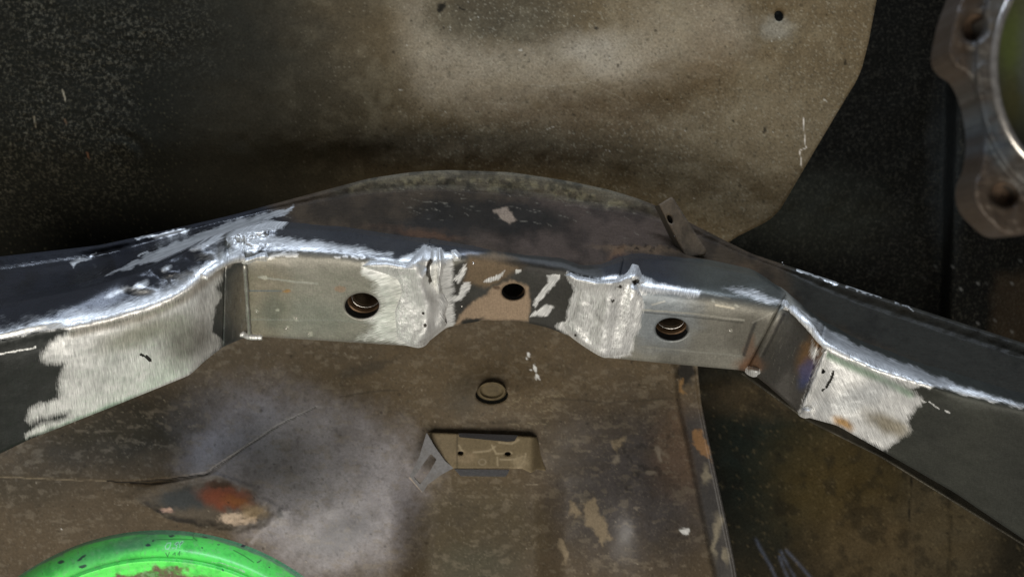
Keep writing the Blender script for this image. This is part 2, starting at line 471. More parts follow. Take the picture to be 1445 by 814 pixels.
# ---- wear on the front plates
HOLES = {'left': (511, 431, 24, 17.5), 'mid': (724.5, 411.5, 16.5, 11.5), 'right': (948, 464, 23, 15.5)}
def paint_front(px, py):
    p = Paint(px, py, '878479', rough=0.42, warp=2.2)
    x, y = px, py
    # arms: dark mill scale
    p.poly([(-99,380),(318,330),(318,520),(-99,760)], '2d2f2d', 4, rough=.45)
    p.poly([(300,350),(347,350),(349,480),(300,520)], '4a4d4c', 3, rough=.4)
    p.poly([(1040,525),(1112,430),(1172,480),(1135,600)], '45423d', 4, rough=.42)
    p.poly([(1135,600),(1172,480),(1120,420),(1560,560),(1560,860)], '3c3d37', 4, rough=.5)
    p.noise(60, .1, .5, '2f302d', .45, 21)
    # pads: greyer plate with oily blotches and scribed lines
    p.ell(440, 425, 110, 60, '949085', soft=.6, a=.6)
    p.ell(372, 430, 40, 60, '857a66', soft=.6, a=.6)
    p.ell(420, 445, 70, 25, '6f7870', soft=.7, a=.3)
    p.ell(385, 440, 14, 26, '535a53', soft=.7, a=.4)
    p.ell(1000, 455, 90, 40, '7d7a70', soft=.7, a=.6)
    p.ell(930, 440, 50, 50, '8f989f', soft=.7, a=.6)
    p.ell(1060, 470, 40, 30, '57534a', soft=.6, a=.6)
    p.poly([(1044,521),(1050,495),(1062,470),(1075,520)], '6a5240', 5, a=.7)
    p.ell(1058, 515, 18, 9, '7a5a42', soft=.8, a=.6)
    for q, wd, c, a in [([(365,391),(410,397),(448,400)],1.3,'a9a89e',.8),([(352,410),(405,411)],.7,'5d6f7c',.8),([(345,451),(480,452),(560,460)],1.0,'8d8e86',.6),
                        ([(906,437),(980,443),(1050,452)],1.2,'a5a296',.75),([(906,440),(1048,455)],1.0,'34342f',.6),([(905,489),(1045,502)],1.0,'8f8e84',.6),
                        ([(1050,500),(1060,470),(1066,455)],2.5,'2c2b29',.7),([(1078,500),(1106,444)],2.0,'2a2826',.6),([(1072,503),(1102,445)],1.0,'6d6860',.6),
                        ([(1062,455),(1100,437)],1.0,'97948a',.6),([(955,404),(1030,421)],1.1,'cfc6b0',.7),([(1010,430),(1035,435)],1.2,'d0c7b2',.7),([(920,430),(938,425)],.8,'c8c4b8',.7)]:
        p.line(q, wd, c, a)
    p.ell(480, 407, 9, 4.5, '93806e', soft=.2)
    p.ell(404, 411, 6, 1.5, '9a7a52', soft=.4)
    p.ell(372, 391, 5, 3, 'b9b6a8', soft=.4)
    for (cx, cy) in [(392,437),(418,449),(403,463),(437,470),(436,472),(1008,424),(1040,432),(1030,466),(362,440)]:
        p.ell(cx, cy, 2.6, 2.2, 'a7a598', soft=.4)
    # ledge of pads: bluish dark, polished
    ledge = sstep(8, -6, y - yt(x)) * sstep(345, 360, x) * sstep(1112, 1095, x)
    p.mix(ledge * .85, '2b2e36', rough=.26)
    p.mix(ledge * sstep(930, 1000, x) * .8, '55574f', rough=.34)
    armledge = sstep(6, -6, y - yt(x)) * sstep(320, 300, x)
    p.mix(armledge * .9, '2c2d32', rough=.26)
    up = np.clip(yt(x) - y, 0, 80); gl = sstep(335, 300, x) * sstep(-2, 4, yt(x) - y)
    p.bare = np.maximum(p.bare, np.where(gl > .1, .55 - up / 30 + .5 * fbm(x / 30, y / 12, 97), -1)); p.ang = np.where(gl > .1, math.radians(68), p.ang)
    p.tint *= 1 - (.6 * gl * sstep(4, 16, up))[:, None]
    p.bpoly([(95,455),(155,438),(206,422),(243,405),(268,389),(289,372),(316,358),(345,350),(340,366),(310,374),(289,388),(268,406),(243,421),(206,436),(155,450),(103,464)], 7, ang=66)
    p.bpoly([(0,472),(60,458),(100,452),(100,464),(52,470),(0,482),(-60,492),(-60,484)], 6, lo=-.45)
    for e in ((199,403,16,7),(236,379,9,5),(165,413,22,5),(292,343,28,7)): p.bpoly(ellipse(*e, -22), 8, lo=-.25); p.tint += (1 - p.tint) * .8 * sstep(-3, 3, sdf(x, y, ellipse(*e, -22)))[:, None]
    p.bpoly([(316,325),(345,316),(380,312),(400,318),(398,324),(372,328),(378,345),(365,354),(345,356),(326,352)], 7)
    p.unbare([(314,340),(322,338),(324,352),(318,356)], 3)
    # saddle: dried tan primer and dark scrapes
    p.poly([(626,380),(690,352),(800,362),(850,380),(856,506),(800,474),(700,452),(630,462)], '3d3c38', 4, rough=.5)
    p.poly([(636,460),(672,424),(693,408),(720,395),(744,402),(748,425),(745,452),(690,452)], '94816c', 3, rough=.7)
    p.poly([(660,362),(700,356),(745,372),(715,392),(690,405),(655,398)], '75644f', 5, a=.8, rough=.7)
    p.ell(665, 453, 16, 4, '34332f', rot=-12, soft=.4)
    p.ell(702, 407, 5, 3, '5c4c3e', soft=.4)
    p.ell(748, 374, 40, 8, '2d2b28', rot=8, soft=.6, a=.8)
    # left arm ground patch
    p.bpoly([(72,486),(59,507),(95,512),(88,534),(88,563),(46,580),(42,592),(98,578),(97,590),(60,601),(39,617),(98,597),(217,552),(268,531),(296,503),(308,486),(311,440),(306,410),(309,388),(318,372),(289,390),(262,416),(222,437),(160,455),(110,466)], 13, lo=.25, ang=-6)
    p.bline([(103,461),(155,449),(206,435),(243,420),(268,405),(289,386),(310,374),(340,363)], 7, 5)
    p.bline([(0,498),(20,496),(50,490)], 1.4, 2.0)
    p.unbare([(300,470),(305,430),(318,392),(330,385),(335,480),(318,486)], 5)
    rg = random.Random(4)
    for i in range(26):
        cx = rg.uniform(318, 342); cy = rg.uniform(395, 470); p.line([(cx, cy), (cx + rg.uniform(-1, 2), cy + rg.uniform(5, 18))], .3, rg.choice(['8a8a86', '1e1f1f']), rg.uniform(.3, .7), .6)
    for i in range(24):
        cx = rg.uniform(1085, 1140); cy = rg.uniform(470, 545); p.line([(cx, cy), (cx - rg.uniform(1, 5), cy + rg.uniform(4, 12))], .3, rg.choice(['7a746a', '1e1d1c']), rg.uniform(.3, .6), .6)
    # left pad bare zone
    p.bpoly([(520,400),(560,380),(620,380),(620,485),(560,488),(500,482),(520,460),(508,445),(530,430)], 26, lo=-.25, ang=78)
    p.bpoly([(512,372),(540,362),(560,370),(600,345),(640,360),(640,470),(590,492),(528,478),(545,470),(528,462),(538,446),(541,430),(536,414),(530,396),(508,384)], 9, ang=75)
    p.bpoly([(363,331),(420,337),(470,345),(556,357),(555,362),(470,356),(430,353),(372,352)], 10, ang=78)
    p.bline([(380,361),(420,360)], 2.5, 4)
    for cx in (475, 487, 500, 511): p.bline([(cx - 3, 363), (cx + 3, 363.5)], 1.6, 1.5)
    # saddle scrapes
    p.bpoly([(683,396),(700,388),(712,384),(708,391),(694,397)], 4)
    p.bpoly([(727,383),(734,379),(734,385),(729,388)], 3)
    p.bpoly([(770,390),(790,388),(784,404),(762,424),(748,446),(774,446),(780,434),(773,429),(756,440),(752,428),(763,412),(772,402)], 4, ang=35)
    p.bpoly([(655,398),(664,396),(664,410),(652,424),(634,428),(634,420),(648,416)], 4, ang=60)
    p.bpoly([(640,395),(654,376),(658,372),(654,390),(646,402)], 4, ang=40)
    # right weld zone
    p.bpoly([(800,386),(844,394),(876,388),(893,385),(925,398),(988,410),(985,418),(940,414),(906,412),(908,424),(904,462),(893,478),(890,503),(850,506),(812,480),(785,460),(797,452),(801,433),(811,412)], 7, ang=15)
    p.bpoly([(1012,405),(1050,402),(1104,420),(1108,432),(1080,432),(1040,418)], 12, lo=-.35, ang=80)
    # right arm
    p.bpoly([(1120,432),(1140,452),(1166,486),(1240,518),(1320,543),(1312,549),(1280,545),(1266,536),(1240,528),(1200,512),(1168,496),(1150,470)], 5, ang=60)
    p.bpoly([(1120,428),(1160,458),(1213,486),(1300,522),(1357,541),(1445,570),(1445,577),(1320,546),(1240,522),(1171,490)], 7, lo=-.25, ang=115)
    p.tline([(1150,460),(1200,484),(1300,524),(1445,570)], 9, '8c8c8c', .7, 6)
    p.bpoly([(1166,492),(1200,508),(1262,534),(1280,548),(1299,562),(1296,570),(1280,585),(1281,608),(1245,632),(1181,600),(1131,588),(1135,572)], 12, lo=.25, ang=-25)
    p.bline([(1320,541),(1380,560),(1445,573)], 1.5, 2.5)
    for cx, cy in [(1305,565),(1315,570),(1324,576),(1338,583)]: p.bline([(cx-3, cy-2),(cx+3, cy+2)], 1, 1.2)
    # heat tint on the gusset, greenish wash near the arm's edge
    p.ell(1148, 500, 18, 30, '7a5a36', rot=25, soft=.7, a=.7)
    p.ell(1140, 525, 10, 22, '3c4a78', rot=25, soft=.8, a=.6)
    p.bpoly([(1140,470),(1162,492),(1150,525),(1138,500)], 10, lo=-.6, ang=30)
    p.tline([(1168,500),(1200,516),(1250,538),(1285,556)], 5, 'a9c4ad', .85, 5)
    p.tell(1190, 597, 14, 7, 'c8a272', rot=25); p.tell(1255, 600, 34, 12, 'b5ad9c', rot=25); p.tell(1215, 560, 50, 14, 'd6dade', rot=-20, a=.6)
    p.tell(580, 430, 40, 60, 'eef0e4', a=.5); p.tell(265, 480, 40, 30, 'a9a6a0', rot=-30); p.tell(200, 470, 60, 16, 'c4c3b8', rot=-18); p.tell(130, 590, 90, 8, 'b9d0c0', rot=-22)
    p.tline([(103,470),(206,446),(262,420),(300,388),(340,368)], 6, 'b5aa9c', .7, 5)
    for q, wd in (([(1176,525),(1173,535),(1169,541),(1166,546)],1.3),([(1163,549),(1160,551)],.7),([(207,503),(212,508)],2),([(199,500),(203,502)],1.2)):
        p.line(q, wd, '2a2826'); p.bare = np.where(ldist(x, y, q) < wd + .6, -1, p.bare)
    m = np.hypot(x - 1161, y - 524) < 3.4
    p.bare = np.where(m, -1, p.bare); p.mix(m * 1.0, '0c0b0a')
    return p

def paint_web(px, py):
    p = Paint(px, py, '463b2e', rough=.62, warp=3)
    x, y = px, py
    a = yc(x); r = yr(x); t = (a - y) / np.maximum(a - r, 8)
    # dark left arm, oily
    p.poly([(-99,300),(330,250),(420,320),(330,380),(-99,500)], '26272b', 14, rough=.28)
    p.poly([(1090,330),(1560,470),(1560,640),(1130,440)], '34322b', 14, rough=.5)
    # centre: brown film, dark smear, dusty rim
    p.ell(810, 330, 150, 50, '4d4138', soft=.6, rough=.6)
    p.ell(690, 305, 120, 24, '24211c', rot=3, soft=.5, a=.9, rough=.5)
    p.ell(600, 330, 60, 22, '2a2825', soft=.6, a=.8)
    rim = sstep(.70, .84, t) * sstep(430, 560, x) * sstep(960, 860, x)
    p.mix(rim * .75, '6a6352', rough=.8)
    p.noise(9, .15, .25, '8b8266', .7, 7, mask=rim * sstep(.98, .88, t))
    p.noise(12, .2, .2, '35332c', .7, 27, mask=rim)
    p.poly([(697,296),(708,293),(720,300),(728,312),(716,315),(706,309)], '8c7a67', 1.5, rough=.7)
    p.ell(600, 332, 50, 5, '6b4a32', rot=6, soft=.8, a=.4)
    p.ell(566, 322, 60, 4, '5d4634', rot=4, soft=.8, a=.35)
    p.ell(905, 352, 60, 5, '6d5840', rot=2, soft=.6, a=.5)
    p.noise(5, .3, .1, '15130f', .9, 55, mask=np.exp(-((x - 910) / 50) ** 2 - ((y - 350) / 6) ** 2))
    p.ell(868, 365, 10, 16, '75583f', rot=30, soft=.7, a=.7)
    p.ell(880, 368, 22, 9, '23242a', soft=.5, a=.8)
    p.noise(30, .2, .3, '1d1b18', .5, 61)
    # fine bright scratches along the rim and the dark smear
    rs = random.Random(5)
    for i in range(70):
        cx = rs.gauss(690, 90); cy = float(yr(cx)) + rs.uniform(12, 70); L_ = rs.uniform(1, 7)
        if cy > yc(cx): continue
        p.line([(cx - L_, cy - rs.uniform(-1, 3)), (cx + L_, cy + rs.uniform(-1, 3))], .25, '9a917d', rs.uniform(.2, .6), .6)
    # ground streaks on the left arm
    p.bpoly([(222,352),(270,334),(330,311),(414,291),(412,297),(394,303),(340,322),(300,340),(262,357),(170,380),(150,388)], 7, ang=-20)
    p.bpoly([(192,338),(235,327),(270,321),(262,328),(226,334),(195,340)], 4, ang=-18)
    p.bpoly([(98,370),(112,366),(135,357),(118,368),(104,376)], 4)
    p.bpoly([(190,358),(208,353),(210,357),(192,361)], 3)
    p.bpoly([(330,322),(346,318),(380,311),(398,315),(395,322),(370,328),(350,338),(340,352),(330,348)], 8)
    p.bline([(258,384),(260,376),(268,366)], 1.5, 2)
    p.rough = np.where((t > .8) & (x < 420), .62, p.rough)
    # nicked rim on the right
    rl = [(xx, float(yr(xx)) + 1.5) for xx in range(1128, 1300, 8)]
    p.bline([(1128,382),(1150,390),(1180,399)], 1.6, 2); p.bline([(1195,404),(1230,416),(1245,420)], 1.3, 2); p.bline([(1262,426),(1290,436)], .8, 2)
    p.bpoly([(980,386),(1020,391),(1075,406),(1060,407),(1020,398)], 6, lo=-.3)
    p.ell(1055, 378, 18, 8, '5a4836', soft=.7, a=.5)
    for cx, cy in [(1056,380),(1081,396),(1068,389),(1104,371)]: p.bline([(cx-2, cy),(cx+2, cy+1)], 1.2, 1.2)
    return p

# ================================================================== crossmember
beam = thing('crossmember', 'bent steel crossmember with ground bare-metal weld patches, spanning the whole picture', 'crossmember')
rim_path = arcpath(yr, -85, 1530)
web_low = [(x, float(yc(x)) + 9) for x in np.arange(1530, -86, -6)]
relief('upper_web', rim_path + web_low, D_web, paint_web, M_web, beam, step=1.6, thick=.006, rnd=5, rdepth=.003)

def plate(name, xa_top, xa_bot, xb_top, xb_bot, holes=(), extra=None, step=1.4, label=None, thick=.010):
    top = [(x, float(yc(x)) - 1) for x in np.linspace(xa_top, xb_top, max(4, int((xb_top - xa_top) / 6)))]
    bot = [(x, float(yb(x))) for x in np.linspace(xb_bot, xa_bot, max(4, int((xb_bot - xa_bot) / 4)))]
    o = relief(name, top + bot, D_front, paint_front, M_beam, beam, step=step, holes=holes, thick=thick, rnd=3.5, rdepth=.0015, back=(0, 1, .35))
    if label: o['label'] = label
    return o
hp = {k: ellipse(*v) for k, v in HOLES.items()}
def split(xa, xb):   # split x at top and bottom along a slanted seam
    return xa, xb
plate('arm_plate', -85, -85, 318, 314, label='left arm plate with a large ground patch')
plate('gusset_plate', 318.4, 314.4, 344, 349.5, label='narrow dark corner plate beside the left pad')
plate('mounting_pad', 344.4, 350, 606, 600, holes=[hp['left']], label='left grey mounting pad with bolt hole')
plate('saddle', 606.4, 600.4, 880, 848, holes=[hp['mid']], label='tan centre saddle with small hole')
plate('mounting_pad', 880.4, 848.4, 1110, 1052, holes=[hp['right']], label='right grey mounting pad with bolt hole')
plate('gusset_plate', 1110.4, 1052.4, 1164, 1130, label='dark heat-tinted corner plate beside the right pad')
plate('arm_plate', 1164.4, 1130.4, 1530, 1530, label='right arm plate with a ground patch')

def D_lip(px, py): return D_front(px, yb(px) + 0 * py) + .010 - .0003 * (py - yb(px))
lipx = np.arange(1046, 1531, 6.0)
lip_hi = [(x, float(yb(x)) - 8) for x in lipx]
lip_y = lambda x: np.interp(x, [1046, 1140, 1245, 1445, 1535], [527, 594, 646, 769, 828])
lip_lo = [(x, float(lip_y(x))) for x in lipx[::-1]]
relief('lower_flange', lip_hi + lip_lo, D_lip, lambda a, b: Paint(a, b, '4a463c', rough=.5).noise(20, .1, .4, '2c2a25', .6, 5), M_beam, beam, step=1.5, thick=.004, rnd=2, rdepth=.0008)

# ---- bolt holes: sleeve, nut and thread behind each plate
def front_frame(cx, cy):
    a = P(cx + 3, cy, D_front(np.array([cx + 3.]), np.array([cy * 1.]))[0]) - P(cx - 3, cy, D_front(np.array([cx - 3.]), np.array([cy * 1.]))[0])
    b = P(cx, cy + 3, D_front(np.array([cx * 1.]), np.array([cy + 3.]))[0]) - P(cx, cy - 3, D_front(np.array([cx * 1.]), np.array([cy - 3.]))[0])
    n = np.cross(a, b); n /= np.linalg.norm(n)
    if n[1] < 0: n = -n
    return n
def rings(name, ring_pts, seq, mat, parent, close=False):
    """ring_pts: hole edge in 3D; seq: (radius factor, depth) steps along the inward axis."""
    c = ring_pts.mean(0); n = axis; V = []; m = len(ring_pts); F = []
    for f, dep in seq: V.append(c + (ring_pts - c) * f + n * dep)
    V = np.concatenate(V)
    for i in range(len(seq) - 1):
        for j in range(m):
            k = (j + 1) % m; F.append((i*m+j, i*m+k, (i+1)*m+k, (i+1)*m+j))
    me = bpy.data.meshes.new(name); fs = [tuple(f) for f in F]
    if close: fs.append(tuple(range((len(seq)-1)*m, len(seq)*m)))
    me.from_pydata([tuple(v) for v in V], [], fs)
    return link(name, me, mat, parent)
for key, (cx, cy, rx, ry) in HOLES.items():
    e = np.array(ellipse(cx, cy, rx, ry)); d = D_front(e[:, 0], e[:, 1]) + .0012
    rp = P(e[:, 0], e[:, 1], d); axis = front_frame(cx, cy)
    if key == 'mid':
        rings('bolt_hole', rp, [(1.01, 0), (1.0, .003), (1.25, .0031), (1.25, .03)], M_black, beam, True)
        continue
    s = rings('bolt_hole', rp, [(1.01, -.0002), (1.0, .0042), (1.04, .0043)], M_hole, beam)
    rings('nut_collar', rp, [(1.04, .0042), (.93, .0048), (.86, .0062), (.84, .0085)], M_nut, s)
    sq = [(.84, .0085)]
    for i in range(7): sq += [(.77, .0092 + i * .0016), (.83, .0100 + i * .0016)]
    rings('thread', rp, sq, M_thread, s)
    cc = rp.mean(0); rr = cc + (rp - cc) * .85 + axis * .0078; rr = np.concatenate([rr, rr[:2]])
    tube('nut_edge', rr, np.full(len(rr), .00035), M_rim, s, 6, cap=False)
    rings('bore_end', rp, [(.83, .021), (.8, .035)], M_black, s, True)

# ---- ground weld masses: relief lumps proud of the plates
def weld(name, outline, ridges, base=.0016, step=1.0, dents=(), ang=None, label=None, D0=D_front, spots=()):
    o = np.asarray(outline, float)
    def D(px, py):
        s = sdf(px, py, o)
        h = base * sstep(-1, 7, s) - .0008 * sstep(2, -1, s)
        for pts, wd, amp in ridges:
            h = h + 1.5 * amp * np.exp(-(ldist(px, py, pts) / wd) ** 2) * sstep(-1, 4, s)
        for cx, cy, rr, dep in dents:
            h = h - dep * np.exp(-(np.hypot(px - cx, py - cy) / rr) ** 2)
        h = h + (.0007 * fbm(px / 14, py / 14, 71) + .0004 * np.abs(fbm(px / 13, py / 22, 72)) + .00012 * fbm(px / 5, py / 5, 73)) * sstep(0, 5, s)
        return D0(px, py) - h
    def paint(px, py):
        p = Paint(px, py, '3f3a34', rough=.4)
        p.bare[:] = np.clip(.55 + .5 * fbm(px / 18, py / 18, 81), .25, 1)
        for cx, cy, rr, dep in dents:
            m = np.exp(-(np.hypot(px - cx, py - cy) / rr) ** 4); p.bare -= 1.3 * m; p.mix(m, '3a352f')
        for pl in spots: p.unbare(pl, 2)
        p.bare = np.clip(p.bare, -1, 1)
        if ang is not None: p.ang[:] = np.radians(np.interp(px, ang[0], ang[1]))
        return p
    ob = relief(name, smooth_poly(o, 5), D, paint, M_weld, beam, step=step, thick=.002)
    if label: ob['label'] = label
    return ob
weld('weld_mass', [(510,376),(522,367),(545,366),(572,372),(588,356),(599,345),(612,352),(613,366),(606,380),(612,400),(624,406),(634,428),(629,444),(632,458),(612,474),(598,489),(580,489),(560,478),(556,440),(566,412),(560,394),(540,386)],
     [([(600,350),(586,372),(590,395),(604,430),(600,470),(588,486)], 10, .0030), ([(514,377),(545,374),(575,380)], 7, .0016), ([(609,353),(606,378),(598,392)], 5, .0020), ([(590,470),(612,465),(628,450)], 10, .0012)],
     base=.0008, dents=[(597,442,1.8,.0008),(600,459,2.4,.0010),(606,376,5,.0016)], ang=([520,580,620],[80,20,-30]), spots=[[(602,374),(608,366),(613,372),(612,394),(607,402),(602,390)],[(628,452),(632,440),(634,450),(631,458)],[(606,384),(609,382),(611,400)]], label='bright ground weld on the left pad corner')
weld('weld_mass', [(616,350),(623,348),(627,360),(631,373),(626,380),(622,402),(627,416),(618,420),(613,404),(614,380)], [([(620,354),(622,378),(618,410)], 5, .0026)], base=.001, ang=([600,640],[0,0]), label='upright weld ridge beside the left pad corner')
weld('weld_mass', [(635,353),(643,351),(652,360),(650,368),(640,370)], [([(640,356),(647,364)], 5, .0015)], base=.001, label='small shiny weld blob on the saddle')
weld('weld_mass', [(797,388),(806,384),(815,390),(828,391),(842,395),(856,394),(872,392),(885,384),(892,372),(901,374),(906,386),(912,392),(911,400),(900,404),(908,420),(907,440),(903,462),(893,478),(888,500),(862,504),(848,503),(820,486),(800,470),(794,458),(806,448),(812,428),(815,408),(806,400)],
     [([(800,389),(818,396),(845,400),(872,397),(893,388)], 8, .0026), ([(862,404),(858,440),(850,480),(850,500)], 13, .0026), ([(894,410),(884,450),(874,490)], 8, .0016), ([(812,470),(838,496)], 8, .0012), ([(896,374),(898,388)], 5, .002)],
     base=.0010, dents=[(897,398,3.4,.0016),(875,404,2,.0008),(866,424,1.6,.0006),(812,473,2.2,.001)], ang=([800,850,900],[10,15,25]), spots=[[(893,396),(900,393),(902,400),(896,405)],[(872,403),(880,404),(876,407)],[(862,423),(869,425),(866,427)]], label='bright ground weld joining the saddle to the right pad')
weld('weld_mass', [(1131,575),(1140,570),(1150,578),(1146,587),(1136,590),(1128,585)], [([(1136,580),(1142,581)], 5, .002)], label='weld knob at the lower corner of the right arm')
weld('weld_mass', [(1052,519),(1062,516),(1073,520),(1074,527),(1064,532),(1054,527)], [([(1060,523),(1066,524)], 5, .002)], label='weld knob under the right pad')
weld('weld_mass', [(1104,425),(1111,422),(1115,430),(1112,439),(1104,437)], [([(1108,428),(1109,434)], 4, .0016)], label='weld dot at the top corner of the right pad')
weld('weld_mass', [(340,372),(346,364),(357,361),(368,356),(376,355),(380,364),(376,370),(362,368),(350,374)], [([(345,368),(360,364),(374,361)], 6, .0018)], label='ground weld at the top corner of the left pad')

def bead(name, pts, r, off=0.0, seed=1, flat=.8, sides=10, D0=D_front, n=6, dull=False):
    q = smooth_poly(pts, n, False)
    d = D0(q[:, 0], q[:, 1]) - off
    rad = r * (1 + .30 * fbm(q[:, 0] / 5, q[:, 1] / 5, seed)); rad[0] *= .4; rad[-1] *= .4
    def paint(px, py):
        p = Paint(px, py, '77736a' if not dull else '96948c', rough=.35)
        p.bare[:] = .5 if not dull else -.35
        return p
    return tube(name, P(q[:, 0], q[:, 1], d), rad, M_weld, beam, sides, flat, paint)
bead('weld_bead', [(345,372),(347,400),(349,430),(351,460),(352,472)], .0013, 0, 3, dull=True)
bead('weld_bead', [(340,470),(350,474),(362,475),(370,475)], .0018, 0, 4)
bead('weld_bead', [(1166,494),(1158,520),(1146,548),(1134,576)], .0012, 0, 5)
bead('weld_bead', [(1115,433),(1128,446),(1142,460),(1156,478),(1170,490),(1200,506)], .0020, .0008, 8)
bead('weld_bead', [(286,392),(300,380),(315,371),(330,365),(345,363)], .0022, .0008, 9)

rsp = random.Random(12)
for cx, cy in [(1056,380),(1081,396),(1068,389),(1104,371),(362,440),(418,449),(436,471),(404,463),(1030,466),(668,372),(652,432)]:
    d0 = float((D_web if cy < yc(cx) else D_front)(np.array([cx * 1.]), np.array([cy * 1.]))[0])
    r = rsp.uniform(.0005, .0009)
    th = np.linspace(0, math.pi, 6); c0 = P(cx, cy, d0)
    tube('weld_spatter', np.array([c0 + np.array([0, -r * math.cos(t) * .8, 0.00001 * i]) for i, t in enumerate(th)]), np.maximum(r * np.sin(th), 1e-5), M_rim, beam, 8)

# ---- tab strip welded to the web
def tabD(px, py):
    base = D_web(np.array([985.]), np.array([358.]))[0]
    t = (360 - py) / 80.0
    return base - .004 + .006 * t - .00035 * (px - (928 + (py - 284) * .56)) * .2
def paint_tab(px, py):
    p = Paint(px, py, '5b5042', rough=.6)
    p.noise(14, .1, .4, '3a342c', .6, 3); return p
tab = relief('tab_strip', [(929,289),(947,278),(951,281),(997,353),(995,360),(972,364),(966,360)], tabD, paint_tab, M_beam, beam, step=1.2, holes=[ellipse(945.5,309.5,3.6,6.5,-25)], thick=.0016, rnd=2, rdepth=.0006)
def flD(px, py): return tabD(px, py) + .0005 + np.clip((927 + (py - 288) * .56 - px) * .0006, -.002, .008)
def paint_fl(px, py):
    p = Paint(px, py, '4a443a', rough=.4); p.bline([(942,313),(945,318)], 1.0, 1.2); p.bline([(952,330),(957,338)], 1.3, 1.2); return p
relief('flange', [(924,291),(929,289.5),(966,360),(971,364),(963,367),(958,360)], flD, paint_fl, M_beam, tab, step=1.0, thick=.001)
relief('tab_hole_shadow', ellipse(945.5,309.5,4.2,7.2,-25), lambda a, b: tabD(a, b) + .0035, lambda a, b: Paint(a, b, '1b1915'), M_beam, tab, step=1.2, thick=.001).name = 'tab_hole_shade'  # dark disc behind the opening, painted shade of the hole

# ================================================================== upper sheet panel
ridge1 = [(560,30),(575,65),(620,100),(680,112),(760,112),(850,102),(940,80),(1010,50)]
SHEET = [(-90,-60),(1249,-60),(1237,0),(1226,58),(1217,94),(1212,107),(1206,119),(1196,135),(1150,212),(1108,284),(1101,295),(1094,303),(1086,310),(1076,316),(1042,333),(1015,350),(980,420),(-90,460)]
def D_sheet(px, py):
    d = .535 + np.interp(px, [-90, 300, 600, 1000, 1250], [.035, .03, .012, .0, -.012])
    fall = np.interp(px, [-90, 300, 600, 900, 1050, 1250], [.060, .060, .045, .030, .010, .0])
    d = d + fall * sstep(150, 370, py) ** 1.5
    rd = ldist(px, py, ridge1)
    below = sstep(-30, 60, py - np.interp(px, [p[0] for p in ridge1], [p[1] for p in ridge1]))
    d = d - .006 * np.exp(-(rd / 55) ** 2)
    d = d + .020 * np.exp(-(((px - 710) / 105) ** 2 + ((py + 12) / 62) ** 2))
    d = d - .006 * np.exp(-(((px - 470) / 120) ** 2 + ((py - 150) / 90) ** 2))
    d = d - .008 * np.exp(-(((px - 1090) / 130) ** 2 + ((py - 190) / 120) ** 2))
    d = d + .006 * np.exp(-(((px - 940) / 120) ** 2 + ((py - 160) / 50) ** 2))
    d = d + .003 * np.exp(-(((px - 1098) / 34) ** 2 + ((py - 22) / 34) ** 2))
    d = d + .004 * fbm(px / 160, py / 120, 8) + .0005 * fbm(px / 22, py / 22, 9)
    tarm = tar_mask(px, py)
    d = d - tarm * (.0009 * np.abs(fbm(px / 9, py / 9, 14)) + .0007 * fbm(px / 4, py / 4, 15))
    rr = np.hypot(px - 165, py - 232)
    d = d - .0012 * np.cos(rr / 4.5) * np.exp(-((rr - 30) / 22) ** 2) * sstep(140, 180, px)
    return d
def tar_mask(px, py):
    m = sstep(-40, 40, sdf(px + 18 * fbm(px / 30, py / 30, 4), py + 18 * fbm(px / 30, py / 30, 6), [(-200,-100),(270,-100),(310,40),(300,90),(210,120),(190,200),(205,280),(120,320),(-200,330)]))
    return m * (.45 + .55 * sstep(-.35, .35, fbm(px / 55, py / 45, 401, 3)))
